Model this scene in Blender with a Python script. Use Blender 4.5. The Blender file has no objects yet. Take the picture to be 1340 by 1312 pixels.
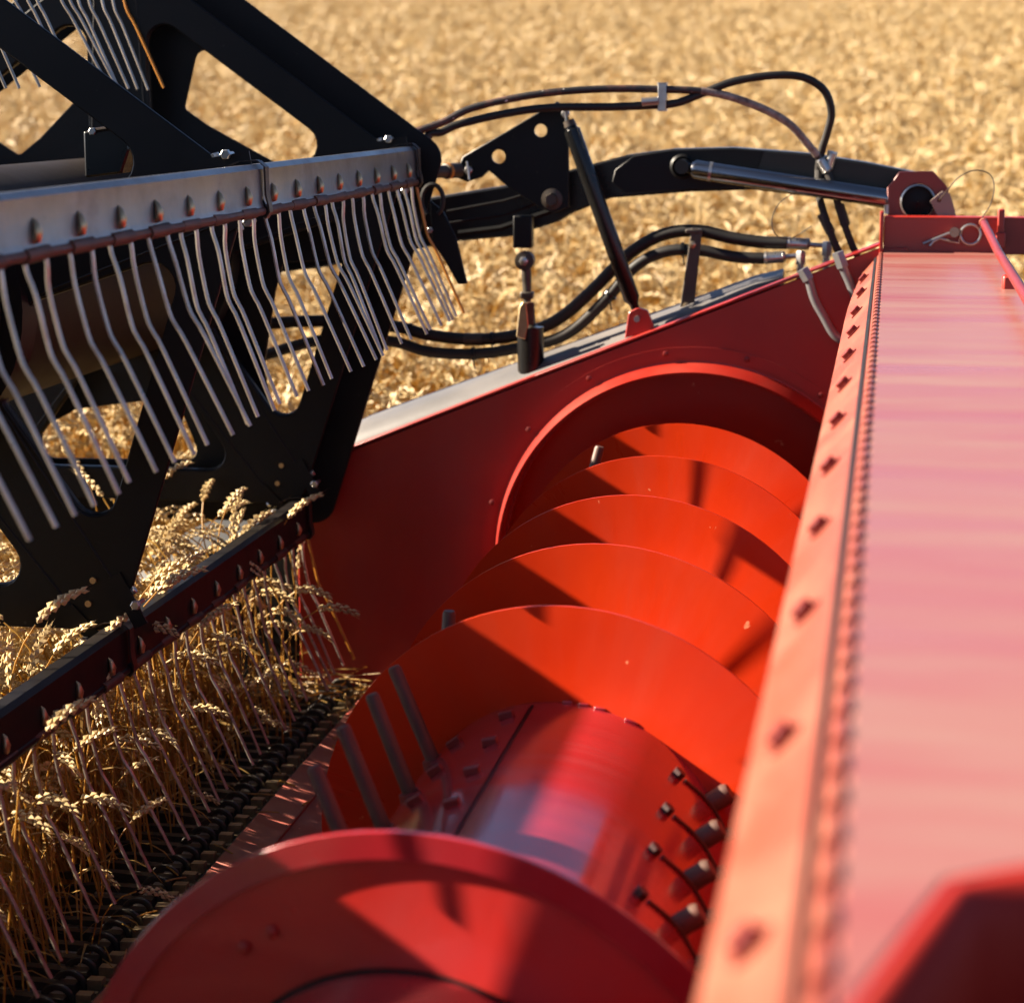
import bpy, bmesh, math, random
from mathutils import Vector, Matrix, noise as mnoise
R = math.radians
rnd = random.Random(7)
scene = bpy.context.scene
col = scene.collection

# ------------------------------------------------------------------ camera, sky, sun, exposure
CAM = Vector((0.366, 0.0, 1.593))
FPX, CX, CY = 3000.0, 670.0, 656.0
PITCH = math.atan(536 / FPX)
YAW = math.atan(500 / math.hypot(536, FPX))
cam = bpy.data.cameras.new('camera')
cam_o = bpy.data.objects.new('camera', cam)
col.objects.link(cam_o)
cam_o.location = CAM
cam_o.rotation_euler = (R(90) - PITCH, 0, YAW)
cam.sensor_width = 36
cam.lens = 36 * FPX / 1340
cam.clip_start = 0.05
cam.clip_end = 2000
cam.dof.use_dof = True
cam.dof.focus_distance = 3.45
cam.dof.aperture_fstop = 5.8
scene.camera = cam_o

SUN_DIR = Vector((-0.87, 0.004, 0.492)).normalized()      # towards the sun
world = bpy.data.worlds.new('World')
scene.world = world
world.use_nodes = True
nt = world.node_tree
sky = nt.nodes.new('ShaderNodeTexSky')
sky.sky_type = 'NISHITA'
sky.sun_disc = False
sky.sun_elevation = math.asin(SUN_DIR.z)
sky.sun_rotation = math.atan2(SUN_DIR.x, SUN_DIR.y)
sky.dust_density = 0.5
sky.air_density = 0.42
bg = nt.nodes['Background']
nt.links.new(sky.outputs[0], bg.inputs[0])
bg.inputs[1].default_value = 0.05
sun = bpy.data.lights.new('sun', 'SUN')
sun.energy = 5.0
sun.angle = R(0.5)
sun.color = (1.0, 0.86, 0.68)
sun_o = bpy.data.objects.new('sun', sun)
col.objects.link(sun_o)
sun_o.rotation_euler = SUN_DIR.to_track_quat('Z', 'Y').to_euler()
scene.view_settings.view_transform = 'Standard'
scene.view_settings.look = 'None'
scene.view_settings.gamma = 1
scene.view_settings.exposure = 2.38
scene.render.engine = 'CYCLES'
scene.cycles.use_denoising = True
scene.cycles.max_bounces = 8


def ray(px, py):
    r = px - CX; u = CY - py; w = FPX
    h = math.cos(PITCH) * w + math.sin(PITCH) * u
    z = math.cos(PITCH) * u - math.sin(PITCH) * w
    return Vector((math.cos(YAW) * r - math.sin(YAW) * h, math.sin(YAW) * r + math.cos(YAW) * h, z))


def at(px, py, Y):
    """where a feature measured on the photo stands, at the distance Y along the header"""
    d = ray(px, py)
    return CAM + d * (Y / d.y)


# ------------------------------------------------------------------ materials
MATS = {}
KA = 0.535


def new_mat(name):
    m = bpy.data.materials.new(name)
    m.use_nodes = True
    MATS[name] = m
    n = m.node_tree.nodes
    return m, n, m.node_tree.links, n['Principled BSDF']


def paint(name, c1, c2, rough=(0.3, 0.45), scale=(6, 6, 6), metallic=0.0, dust=None, dust_amt=0.0,
          dust_scale=(3, 3, 3), bump=0.02, bump_scale=(40, 40, 40), coat=0.0, spec=0.5, speck=None, dust_lo=0.45):
    m, n, l, b = new_mat(name)
    tc = n.new('ShaderNodeTexCoord')

    def noise(sc, detail=6, ro=0.6):
        mp = n.new('ShaderNodeMapping'); mp.inputs['Scale'].default_value = sc
        l.new(tc.outputs['Object'], mp.inputs[0])
        t = n.new('ShaderNodeTexNoise'); t.inputs['Scale'].default_value = 1
        t.inputs['Detail'].default_value = detail; t.inputs['Roughness'].default_value = ro
        l.new(mp.outputs[0], t.inputs[0])
        return t.outputs['Fac']

    def ramp(src, lo, hi):
        mr = n.new('ShaderNodeMapRange'); mr.inputs[1].default_value = lo; mr.inputs[2].default_value = hi
        l.new(src, mr.inputs[0]); return mr.outputs[0]

    def mix(f, a, bb):
        mx = n.new('ShaderNodeMix'); mx.data_type = 'RGBA'
        l.new(f, mx.inputs[0])
        for i, v in ((6, a), (7, bb)):
            if isinstance(v, tuple): mx.inputs[i].default_value = (*v, 1)
            else: l.new(v, mx.inputs[i])
        return mx.outputs[2]
    ka = KA if metallic < 0.5 else 0.76
    c1 = tuple(v * ka for v in c1); c2 = tuple(v * ka for v in c2)
    if dust: dust = tuple(v * ka for v in dust)
    f1 = noise(scale)
    c = mix(ramp(f1, 0.35, 0.65), c1, c2)
    if dust:
        fd = ramp(noise(dust_scale, 8, 0.65), dust_lo, dust_lo + 0.25)
        mu = n.new('ShaderNodeMath'); mu.operation = 'MULTIPLY'; mu.inputs[1].default_value = dust_amt
        l.new(fd, mu.inputs[0]); c = mix(mu.outputs[0], c, dust)
    if speck:
        sc_, thr, colr = speck
        fs = ramp(noise((sc_,) * 3, 3, 0.5), thr, thr + 0.04)
        c = mix(fs, c, colr)
    l.new(c, b.inputs['Base Color'])
    mr = n.new('ShaderNodeMapRange'); mr.inputs[1].default_value = 0.3; mr.inputs[2].default_value = 0.7
    mr.inputs[3].default_value = rough[0]; mr.inputs[4].default_value = rough[1]
    l.new(noise(dust_scale if dust else scale, 5, 0.6), mr.inputs[0])
    l.new(mr.outputs[0], b.inputs['Roughness'])
    b.inputs['Metallic'].default_value = metallic
    b.inputs['Specular IOR Level'].default_value = spec
    b.inputs['Coat Weight'].default_value = coat
    b.inputs['Coat Roughness'].default_value = 0.12
    if bump:
        bp = n.new('ShaderNodeBump'); bp.inputs['Strength'].default_value = bump
        bp.inputs['Distance'].default_value = 0.01
        l.new(noise(bump_scale, 4, 0.6), bp.inputs['Height'])
        l.new(bp.outputs[0], b.inputs['Normal'])
    return m


RED1, RED2 = (0.52, 0.024, 0.010), (0.44, 0.018, 0.009)
paint('red_worn', (0.68, 0.030, 0.022), (0.54, 0.020, 0.018), (0.24, 0.38), scale=(3, 3, 3), dust=(0.60, 0.08, 0.08), dust_amt=0.35, coat=0.3,
      dust_scale=(6, 6, 6))
paint('red_floor', (0.50, 0.12, 0.085), (0.40, 0.07, 0.05), (0.4, 0.6), scale=(3, 20, 3), dust=(0.58, 0.26, 0.20), dust_amt=0.7,
      dust_scale=(2, 30, 3), dust_lo=0.4)
paint('red_paint', RED1, RED2, (0.32, 0.5), dust=(0.45, 0.12, 0.07), dust_amt=0.25, dust_scale=(5, 5, 1.2))
paint('red_flight', (0.86, 0.050, 0.003), (0.74, 0.034, 0.003), (0.24, 0.4), scale=(3, 3, 3), dust=(0.5, 0.08, 0.03),
      dust_amt=0.15, dust_scale=(2, 60, 2), bump=0.015, spec=0.35, speck=(45, 0.74, (0.6, 0.2, 0.1)))
paint('red_drum', (0.52, 0.024, 0.034), (0.42, 0.018, 0.028), (0.14, 0.26), scale=(3, 24, 3), dust=(0.50, 0.09, 0.10),
      dust_amt=0.28, dust_scale=(3, 40, 3), coat=0.6, bump=0.006, bump_scale=(3, 160, 3))
paint('red_dusty', (0.42, 0.085, 0.068), (0.43, 0.15, 0.12), (0.26, 0.42), scale=(1.1, 2.4, 1), dust=(0.41, 0.25, 0.195),
      dust_amt=0.62, dust_scale=(2.0, 13, 2), bump=0.02, bump_scale=(5, 60, 5), dust_lo=0.40, spec=0.4)
paint('red_strip', (0.40, 0.085, 0.04), (0.36, 0.065, 0.03), (0.35, 0.55), scale=(8, 3, 8), dust=(0.42, 0.17, 0.09),
      dust_amt=0.6, dust_scale=(14, 7, 14), bump=0.03)
paint('red_lip', (0.50, 0.03, 0.02), (0.42, 0.022, 0.016), (0.5, 0.65), spec=0.15)
paint('red_bolt', (0.30, 0.018, 0.012), (0.22, 0.014, 0.010), (0.35, 0.5))
paint('red_dark_rubbed', (0.33, 0.02, 0.012), (0.25, 0.014, 0.010), (0.35, 0.55), dust=(0.4, 0.12, 0.07), dust_amt=0.3)
paint('black_paint', (0.005, 0.005, 0.0055), (0.007, 0.007, 0.0075), (0.4, 0.55), dust=(0.02, 0.018, 0.016), dust_amt=0.25,
      speck=(70, 0.74, (0.03, 0.027, 0.024)), spec=0.2)
paint('black_gloss', (0.010, 0.010, 0.010), (0.014, 0.014, 0.014), (0.22, 0.36), spec=0.3)
paint('rubber', (0.014, 0.013, 0.012), (0.024, 0.021, 0.019), (0.5, 0.65), dust=(0.07, 0.05, 0.035), dust_amt=0.3, spec=0.3)
paint('hose_marked', (0.016, 0.014, 0.012), (0.03, 0.02, 0.016), (0.45, 0.6), dust=(0.30, 0.10, 0.06), dust_amt=0.7,
      dust_scale=(26, 26, 26), dust_lo=0.52, speck=(90, 0.68, (0.55, 0.5, 0.45)))
paint('hose_worn', (0.50, 0.40, 0.33), (0.14, 0.07, 0.05), (0.5, 0.65), scale=(60, 60, 60), dust=(0.55, 0.45, 0.38), dust_amt=0.8, dust_scale=(70, 70, 70), dust_lo=0.5)
paint('bar_steel', (0.28, 0.275, 0.27), (0.19, 0.185, 0.18), (0.28, 0.42), scale=(8, 8, 8), metallic=0.8,
      dust=(0.10, 0.05, 0.025), dust_amt=0.8, dust_scale=(7, 5, 7), dust_lo=0.5, bump=0.03, speck=(80, 0.72, (0.05, 0.04, 0.04)))
paint('strap', (0.06, 0.04, 0.03), (0.035, 0.027, 0.022), (0.3, 0.5), scale=(20, 20, 20), metallic=0.5)
paint('bar_shaded', (0.016, 0.013, 0.013), (0.011, 0.010, 0.010), (0.36, 0.5), scale=(8, 8, 8), spec=0.12,
      dust=(0.07, 0.045, 0.03), dust_amt=0.35, dust_scale=(7, 5, 7), dust_lo=0.55, bump=0.03)  # tine bar steel with the low bars' shade and dark reflections in its colour
paint('rust', (0.16, 0.06, 0.03), (0.09, 0.035, 0.02), (0.5, 0.75), scale=(30, 30, 30), metallic=0.4,
      dust=(0.30, 0.2, 0.13), dust_amt=0.4, dust_scale=(40, 14, 40))
paint('tine_steel', (0.54, 0.48, 0.41), (0.38, 0.33, 0.27), (0.24, 0.40), scale=(30, 30, 12), metallic=0.7, dust=(0.16, 0.08, 0.05), dust_amt=0.5, dust_scale=(30, 30, 25), dust_lo=0.55)
paint('finger_steel', (0.17, 0.085, 0.055), (0.10, 0.055, 0.04), (0.45, 0.65), scale=(30, 30, 8), metallic=0.15, dust=(0.3, 0.05, 0.04), dust_amt=0.5, dust_scale=(25, 25, 12))
paint('guide_dark', (0.075, 0.016, 0.014), (0.04, 0.012, 0.011), (0.35, 0.5))
paint('pipe_zinc', (0.42, 0.42, 0.43), (0.30, 0.30, 0.31), (0.25, 0.4), metallic=0.4)
paint('zinc', (0.55, 0.53, 0.50), (0.40, 0.38, 0.36), (0.25, 0.4), scale=(40, 40, 40), metallic=0.9)
paint('brass_zinc', (0.50, 0.38, 0.22), (0.42, 0.30, 0.16), (0.3, 0.45), scale=(40, 40, 40), metallic=0.85)
paint('chrome', (0.30, 0.30, 0.31), (0.22, 0.22, 0.23), (0.12, 0.2), metallic=1.0)
paint('knife_steel', (0.05, 0.043, 0.034), (0.085, 0.068, 0.05), (0.35, 0.55), scale=(30, 30, 30), metallic=0.5)
paint('knife_nut', (0.36, 0.27, 0.15), (0.24, 0.18, 0.10), (0.35, 0.5), scale=(60, 60, 60), metallic=0.6)
paint('orange_plastic', (0.75, 0.30, 0.02), (0.62, 0.22, 0.02), (0.4, 0.5))
paint('shell_white', (0.19, 0.18, 0.178), (0.14, 0.135, 0.135), (0.4, 0.6), scale=(8, 8, 8), dust=(0.3, 0.24, 0.19), dust_amt=0.4)
paint('tube_paint', (0.03, 0.019, 0.011), (0.022, 0.015, 0.010), (0.5, 0.65), dust=(0.06, 0.04, 0.025), dust_amt=0.4, spec=0.12)
paint('dull_plate', (0.10, 0.075, 0.055), (0.07, 0.055, 0.04), (0.4, 0.6), metallic=0.3)
paint('tag_metal', (0.36, 0.27, 0.22), (0.30, 0.22, 0.18), (0.4, 0.55), metallic=0.4, dust=(0.4, 0.25, 0.18), dust_amt=0.4)
paint('soil', (0.16, 0.11, 0.06), (0.10, 0.065, 0.035), (0.8, 0.95), scale=(9, 9, 9), dust=(0.34, 0.23, 0.10), dust_amt=0.7,
      dust_scale=(14, 14, 14), bump=0.3, spec=0.1)


def straw(name, c1, c2, sub):
    m, n, l, b = new_mat(name)
    oi = n.new('ShaderNodeObjectInfo')
    geo = n.new('ShaderNodeNewGeometry')
    mx = n.new('ShaderNodeMix'); mx.data_type = 'RGBA'
    mx.inputs[6].default_value = (*[v * 0.66 for v in c1], 1); mx.inputs[7].default_value = (*[v * 0.66 for v in c2], 1)
    ad = n.new('ShaderNodeMath'); ad.operation = 'ADD'
    l.new(oi.outputs['Random'], ad.inputs[0]); l.new(geo.outputs['Random Per Island'], ad.inputs[1])
    mu = n.new('ShaderNodeMath'); mu.operation = 'MULTIPLY'; mu.inputs[1].default_value = 0.5
    l.new(ad.outputs[0], mu.inputs[0]); l.new(mu.outputs[0], mx.inputs[0])
    l.new(mx.outputs[2], b.inputs['Base Color'])
    b.inputs['Roughness'].default_value = 0.5
    b.inputs['Specular IOR Level'].default_value = 0.45
    tr = n.new('ShaderNodeBsdfTranslucent'); l.new(mx.outputs[2], tr.inputs[0])
    ms = n.new('ShaderNodeMixShader'); ms.inputs[0].default_value = sub
    l.new(b.outputs[0], ms.inputs[1]); l.new(tr.outputs[0], ms.inputs[2])
    l.new(ms.outputs[0], n['Material Output'].inputs[0])
    return m


straw('wheat_stem', (0.82, 0.50, 0.105), (0.58, 0.32, 0.055), 0.5)
straw('wheat_leaf', (0.72, 0.47, 0.16), (0.52, 0.31, 0.09), 0.5)
straw('wheat_ear', (0.86, 0.66, 0.34), (0.66, 0.45, 0.18), 0.15)


# ------------------------------------------------------------------ mesh helpers
class MB:
    def __init__(s):
        s.v = []; s.f = []; s.mi = []

    def add(s, vs, fs, mi=0):
        o = len(s.v)
        s.v += [tuple(p) for p in vs]
        for f in fs:
            s.f.append(tuple(i + o for i in f)); s.mi.append(mi)
        return s

    def box(s, c, size, rot=None, mi=0):
        c = Vector(c); h = Vector(size) / 2
        vs = []
        for x in (-1, 1):
            for y in (-1, 1):
                for z in (-1, 1):
                    p = Vector((x * h.x, y * h.y, z * h.z))
                    if rot is not None: p = rot @ p
                    vs.append(c + p)
        return s.add(vs, [(0, 1, 3, 2), (4, 6, 7, 5), (0, 4, 5, 1), (2, 3, 7, 6), (0, 2, 6, 4), (1, 5, 7, 3)], mi)

    def tube(s, pts, r, n=12, caps=True, mi=0, flat=1.0):
        pts = [Vector(p) for p in pts]
        rs = r if isinstance(r, (list, tuple)) else [r] * len(pts)
        t0 = (pts[1] - pts[0]).normalized()
        up = Vector((0, 0, 1)) if abs(t0.z) < 0.9 else Vector((1, 0, 0))
        a = t0.cross(up).normalized()
        vs = []; fs = []
        for i, p in enumerate(pts):
            if i == 0: t = t0
            elif i == len(pts) - 1: t = (pts[i] - pts[i - 1]).normalized()
            else: t = ((pts[i + 1] - p).normalized() + (p - pts[i - 1]).normalized()).normalized()
            a = (a - t * a.dot(t)).normalized(); b = t.cross(a)
            for k in range(n):
                w = 2 * math.pi * k / n
                vs.append(p + (a * math.cos(w) + b * math.sin(w) * flat) * rs[i])
        for i in range(len(pts) - 1):
            for k in range(n):
                k2 = (k + 1) % n
                fs.append((i * n + k, i * n + k2, (i + 1) * n + k2, (i + 1) * n + k))
        if caps:
            fs.append(tuple(range(n - 1, -1, -1)))
            fs.append(tuple((len(pts) - 1) * n + k for k in range(n)))
        return s.add(vs, fs, mi)

    def cyl(s, p0, p1, r, n=16, mi=0, r2=None):
        return s.tube([p0, p1], [r, r if r2 is None else r2], n, True, mi)

    def lathe_y(s, prof, cx, cz, n=64, a0=0.0, a1=2 * math.pi, closed=True, mi=0):
        """profile of (radius, Y) turned about an axis along Y"""
        vs = []; fs = []; m = len(prof)
        nn = n if closed else n + 1
        for k in range(nn):
            w = a0 + (a1 - a0) * k / n
            for r, y in prof:
                vs.append((cx + r * math.sin(w), y, cz + r * math.cos(w)))
        for k in range(n):
            k2 = (k + 1) % nn
            for j in range(m - 1):
                fs.append((k * m + j, k * m + j + 1, k2 * m + j + 1, k2 * m + j))
        return s.add(vs, fs, mi)

    def loft_y(s, prof, y0, y1, thick=0.0, ny=1, mi=0):
        """open XZ profile extruded along Y"""
        vs = []; fs = []; m = len(prof)
        for k in range(ny + 1):
            y = y0 + (y1 - y0) * k / ny
            for x, z in prof: vs.append((x, y, z))
        for k in range(ny):
            for j in range(m - 1):
                fs.append((k * m + j, k * m + j + 1, (k + 1) * m + j + 1, (k + 1) * m + j))
        return s.add(vs, fs, mi)

    def hexa(s, p, axis, r, h, mi=0, rot=0.0):
        axis = Vector(axis).normalized()
        up = Vector((0, 0, 1)) if abs(axis.z) < 0.9 else Vector((1, 0, 0))
        a = axis.cross(up).normalized(); b = axis.cross(a)
        p = Vector(p); vs = []
        for k in range(6):
            w = rot + k * math.pi / 3
            vs.append(p + (a * math.cos(w) + b * math.sin(w)) * r)
        for k in range(6): vs.append(vs[k] + axis * h)
        for k in range(6): vs.append(vs[k] + axis * (h * 1.12) + (p - vs[k]) * 0.18)
        fs = [(k, (k + 1) % 6, (k + 1) % 6 + 6, k + 6) for k in range(6)]
        fs += [(k + 6, (k + 1) % 6 + 6, (k + 1) % 6 + 12, k + 12) for k in range(6)]
        fs.append(tuple(range(12, 18)))
        return s.add(vs, fs, mi)

    def from_mesh(s, me, mi=0):
        return s.add([v.co for v in me.vertices], [tuple(p.vertices) for p in me.polygons], mi)

    def mesh(s, name, mats, sharp=35):
        me = bpy.data.meshes.new(name)
        me.from_pydata(s.v, [], s.f)
        if isinstance(mats, str): mats = [mats]
        for m in mats: me.materials.append(MATS[m])
        me.polygons.foreach_set('material_index', s.mi)
        me.polygons.foreach_set('use_smooth', [True] * len(s.f))
        bm = bmesh.new(); bm.from_mesh(me)
        bmesh.ops.recalc_face_normals(bm, faces=bm.faces)
        bm.to_mesh(me); bm.free()
        me.set_sharp_from_angle(angle=R(sharp))
        me.update()
        return me

    def build(s, name, mats, parent=None, bevel=0.0, solid=0.0, sharp=35):
        o = bpy.data.objects.new(name, s.mesh(name, mats, sharp))
        col.objects.link(o)
        if parent is not None: put_under(o, parent)
        if solid:
            md = o.modifiers.new('thickness', 'SOLIDIFY'); md.thickness = solid; md.offset = 0
        if bevel:
            md = o.modifiers.new('edge', 'BEVEL'); md.width = bevel; md.segments = 2
            md.limit_method = 'ANGLE'; md.angle_limit = R(40)
        return o


def put_under(o, parent):
    o.parent = parent
    m = Matrix.Identity(4); p = parent
    while p is not None:
        m = Matrix.Translation(p.location) @ m if p.parent is None else Matrix.Translation(p.location) @ p.matrix_parent_inverse @ m
        p = p.parent
    o.matrix_parent_inverse = m.inverted()


def tag(o, label=None, cat=None, group=None, kind=None):
    for k, v in (('label', label), ('category', cat), ('group', group), ('kind', kind)):
        if v: o[k] = v
    return o


def thing(name, loc, label, cat, group=None):
    o = bpy.data.objects.new(name, None)
    o.empty_display_size = 0.05
    col.objects.link(o); o.location = loc
    return tag(o, label, cat, group)


def plate_mesh(outer, holes, thick, bevel=0.0015, res=1):
    """flat plate with holes: 2-D outline -> mesh in local XY, thickness along Z (centred)"""
    cu = bpy.data.curves.new('outline', 'CURVE'); cu.dimensions = '2D'; cu.fill_mode = 'BOTH'
    cu.extrude = thick / 2; cu.bevel_depth = bevel; cu.bevel_resolution = 0; cu.offset = -bevel
    for lp in [outer] + list(holes):
        sp = cu.splines.new('POLY'); sp.points.add(len(lp) - 1)
        for p, q in zip(sp.points, lp): p.co = (q[0], q[1], 0, 1)
        sp.use_cyclic_u = True
    o = bpy.data.objects.new('outline', cu); col.objects.link(o)
    dg = bpy.context.evaluated_depsgraph_get()
    me = bpy.data.meshes.new_from_object(o.evaluated_get(dg))
    bpy.data.objects.remove(o); bpy.data.curves.remove(cu)
    bm = bmesh.new(); bm.from_mesh(me)
    bmesh.ops.remove_doubles(bm, verts=bm.verts, dist=1e-5)
    bm.to_mesh(me); bm.free()
    return me


def plate_xz(outer, holes, y, thick, mi=0, mb=None, bevel=0.0015):
    mb = mb or MB()
    me = plate_mesh(outer, holes, thick, bevel)
    mb.add([(v.co.x, y + v.co.z, v.co.y) for v in me.vertices], [tuple(p.vertices) for p in me.polygons], mi)
    bpy.data.meshes.remove(me)
    return mb


def rounded(poly, rad, n=6):
    out = []; m = len(poly)
    for i in range(m):
        p = Vector(poly[i][:2]); a = Vector(poly[i - 1][:2]); b = Vector(poly[(i + 1) % m][:2])
        rr = rad[i] if isinstance(rad, (list, tuple)) else rad
        if rr <= 0: out.append(tuple(p)); continue
        u = (a - p).normalized(); w = (b - p).normalized()
        ang = u.angle(w); d = min(rr / math.tan(ang / 2), (a - p).length * .48, (b - p).length * .48)
        rr = d * math.tan(ang / 2)
        c = p + (u + w).normalized() * (rr / math.sin(ang / 2))
        s0 = p + u * d - c; s1 = p + w * d - c
        a0 = math.atan2(s0.y, s0.x); da = math.atan2(s1.y, s1.x) - a0
        while da > math.pi: da -= 2 * math.pi
        while da < -math.pi: da += 2 * math.pi
        for k in range(n + 1):
            t = a0 + da * k / n
            out.append((c.x + rr * math.cos(t), c.y + rr * math.sin(t)))
    return out


def circle(cx, cz, r, n=32):
    return [(cx + r * math.cos(2 * math.pi * k / n), cz + r * math.sin(2 * math.pi * k / n)) for k in range(n)]


def smooth(pts, n=6):
    pts = [Vector(p) for p in pts]; out = []
    for i in range(len(pts) - 1):
        p0 = pts[max(i - 1, 0)]; p1 = pts[i]; p2 = pts[i + 1]; p3 = pts[min(i + 2, len(pts) - 1)]
        for k in range(n):
            t = k / n
            out.append(0.5 * ((2 * p1) + (p2 - p0) * t + (2 * p0 - 5 * p1 + 4 * p2 - p3) * t * t + (3 * p1 - p0 - 3 * p2 + p3) * t ** 3))
    out.append(pts[-1])
    return out


def xz(pts, Y):
    return [(p.x, p.z) for p in (at(x, y, Y) for x, y in pts)]


# ------------------------------------------------------------------ ground
def ground_z(x, y):
    d = max(0.0, y - 4.9)
    z = 0.08 * (d * d / (d + 0.6))
    if y > 90: z = 0.08 * 85 + (y - 90) * 0.02
    return z


gm = MB()
ys = [-400, -60, -10, 0, 4, 4.9, 5.2, 5.6, 6, 7, 8, 10, 14, 20, 30, 45, 60, 90, 140, 220, 400, 700]
xs = [-700, -200, -60, -20, -8, 0, 8, 20, 60, 200, 700]
gv = [(x, y, ground_z(x, y)) for y in ys for x in xs]
nx = len(xs)
gf = [(j * nx + i, j * nx + i + 1, (j + 1) * nx + i + 1, (j + 1) * nx + i) for j in range(len(ys) - 1) for i in range(nx - 1)]
gm.add(gv, gf)
tag(gm.build('ground', 'soil'), kind='structure')

# ------------------------------------------------------------------ the header frame
YE = 4.43                      # inner face of the end plate
AX, AZ = 0.0, 0.65             # auger axis
header = thing('combine_header', (0, 2.6, 0.25), 'red harvester header frame with dusty pink top panel and round-holed end plate', 'combine header')

RCX, RCZ = 0.0, 0.682          # centre of the round opening
end_out = [(-0.80, 0.36), (-0.62, 0.40), (-0.42, 0.30), (-0.2, 0.22), (0.1, 0.20), (0.37, 0.30), (0.40, 0.8), (0.40, 1.302), (0.346, 1.300),
           (0.106, 1.204), (-0.315, 1.036), (-0.679, 0.888), (-0.80, 0.838)]
ep = plate_xz(end_out, [circle(RCX, RCZ, 0.372, 96)], YE + 0.006, 0.012)
end_plate = ep.build('end_plate', 'red_paint', header)
tf = MB()
fl = [(-0.80, 0.840), (-0.679, 0.890), (-0.315, 1.038), (0.106, 1.206), (0.346, 1.302)]
for i in range(len(fl) - 1):
    (x0, z0), (x1, z1) = fl[i], fl[i + 1]
    a = math.atan2(z1 - z0, x1 - x0); L = math.hypot(x1 - x0, z1 - z0)
    tf.box(((x0 + x1) / 2, YE + 0.028, (z0 + z1) / 2 + 0.004), (L + 0.004, 0.060, 0.005), Matrix.Rotation(-a, 3, 'Y'))
tf.build('top_flange', 'red_paint', end_plate, bevel=0.0015)
# rolled collar round the opening
prof = [(0.4, YE - 0.001)]
for k in range(7):
    w = k / 6
    prof.append((0.394 - 0.0125 * w ** 1.2, YE - 0.002 - 0.060 * w))
prof += [(0.377, YE - 0.060), (0.3755, YE - 0.02), (0.3755, YE + 0.012)]
rg = MB().lathe_y(prof, RCX, RCZ, 128)
rg.lathe_y([(0.424, YE - 0.0005), (0.424, YE - 0.005), (0.403, YE - 0.005)], RCX, RCZ, 128)
collar = rg.build('opening_collar', 'red_paint', header, sharp=50)
for adeg in (-75, -52, -30, -8, 14, 36, 58, 80):
    w = R(adeg)
    MB().hexa((RCX + 0.414 * math.sin(w), YE - 0.005, RCZ + 0.414 * math.cos(w)), (0, -1, 0), 0.006, 0.005).build('bolt', 'red_bolt', collar)
# housing of the drive behind the opening
hs = MB().lathe_y([(0.385, YE + 0.012), (0.385, YE + 0.16), (0.001, YE + 0.16)], RCX, RCZ, 64)
hs.build('drive_housing', 'red_flight', header)
# trough floor and back wall
tp = [(-0.642, 0.412), (-0.560, 0.375)]
for k in range(17):
    w = R(236 - 172 * k / 16 - 90)
    tp.append((0.36 * math.cos(R(215 + 140 * k / 16)), AZ + 0.36 * math.sin(R(215 + 140 * k / 16)) + 0.0))
tp = [(-0.642, 0.412), (-0.50, 0.372), (-0.38, 0.345)] + [(0.375 * math.cos(R(t)), AZ + 0.375 * math.sin(R(t))) for t in range(236, 361, 8)]
trough = MB().loft_y(tp, 0.3, YE, ny=4)
trough.build('trough_floor', 'red_floor', header, solid=0.004)
sm = MB()
sm.box((-0.585, 2.4, 0.3985), (0.004, 4.0, 0.004), Matrix.Rotation(R(-15), 3, 'Y'))
sm.build('floor_seam', 'red_bolt', header)
bw = MB().loft_y([(0.375, 0.66), (0.385, 0.95), (0.350, 1.19), (0.303, 1.224)], 0.3, YE, ny=2)
bw.build('back_wall', 'red_paint', header, solid=0.004)
# top beam: dusty panel, hinge, bolted strip
PX0, PX1, PZ = 0.354, 0.567, 1.292
pm = MB()
out = [(PX0, 0.25), (PX0 + 0.004, 0.722), (0.395, 0.860), (0.425, 0.882), (PX1, 0.892), (PX1, YE), (PX0, YE)]
me = plate_mesh(out, [], 0.006, 0.002)
pm.add([(v.co.x, v.co.y, PZ + v.co.z - 0.003) for v in me.vertices], [tuple(p.vertices) for p in me.polygons])
top_panel = pm.build('top_panel', 'red_dusty', header)
lip = MB(); vs = []; fs = []
edge = [Vector((x, y, 0)) for x, y in out[1:5]]
sec = [(0.0030, 0.0012), (0.008, -0.0005), (0.013, -0.005), (0.016, -0.013), (0.0165, -0.085)]
for k, p in enumerate(edge):
    d = (edge[min(k + 1, 3)] - edge[max(k - 1, 0)]).normalized(); nn = Vector((d.y, -d.x, 0))
    for o_, z_ in sec:
        q_ = p + nn * (o_ - 0.002); vs.append((q_.x, q_.y, PZ + z_))
for k in range(3):
    for j in range(4):
        fs.append((k * 5 + j, k * 5 + j + 1, k * 5 + 6 + j, k * 5 + 5 + j))
lip.add(vs, fs)
lip.build('cut_edge', 'red_lip', header, solid=0.002, sharp=60)
rw = MB().loft_y([(PX1 - 0.003, PZ - 0.007), (PX1 - 0.003, 0.6), (0.40, 0.5)], 0.9, YE + 0.02)
rw.build('rear_sheet', 'red_paint', header, solid=0.004)
fh = MB()
fh.box((0.47, 0.60, 1.12), (0.22, 0.52, 0.008), Matrix.Rotation(R(10), 3, 'X'))
fh.build('feeder_plate', 'red_dark_rubbed', header)
st = MB()
S0, S1 = Vector((0.3475, 0, 1.2885)), Vector((0.2995, 0, 1.2335))
npts = 24; vs = []; fs = []
for k in range(npts + 1):
    y = 0.25 + (YE - 0.03 - 0.25) * k / npts
    tt = 1.0 - max(0, (y - 3.7) / 0.7) ** 2 * 0.38
    a = S0; b = S0.lerp(S1, tt); c = b + Vector((0.012, 0, -0.016))
    for p in (a, b, c): vs.append((p.x, y, p.z))
for k in range(npts):
    for j in (0, 1):
        fs.append((k * 3 + j, k * 3 + j + 1, k * 3 + j + 4, k * 3 + j + 3))
st.add(vs, fs)
strip = st.build('bolted_strip', 'red_strip', header, solid=0.003, bevel=0.0015)
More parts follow.
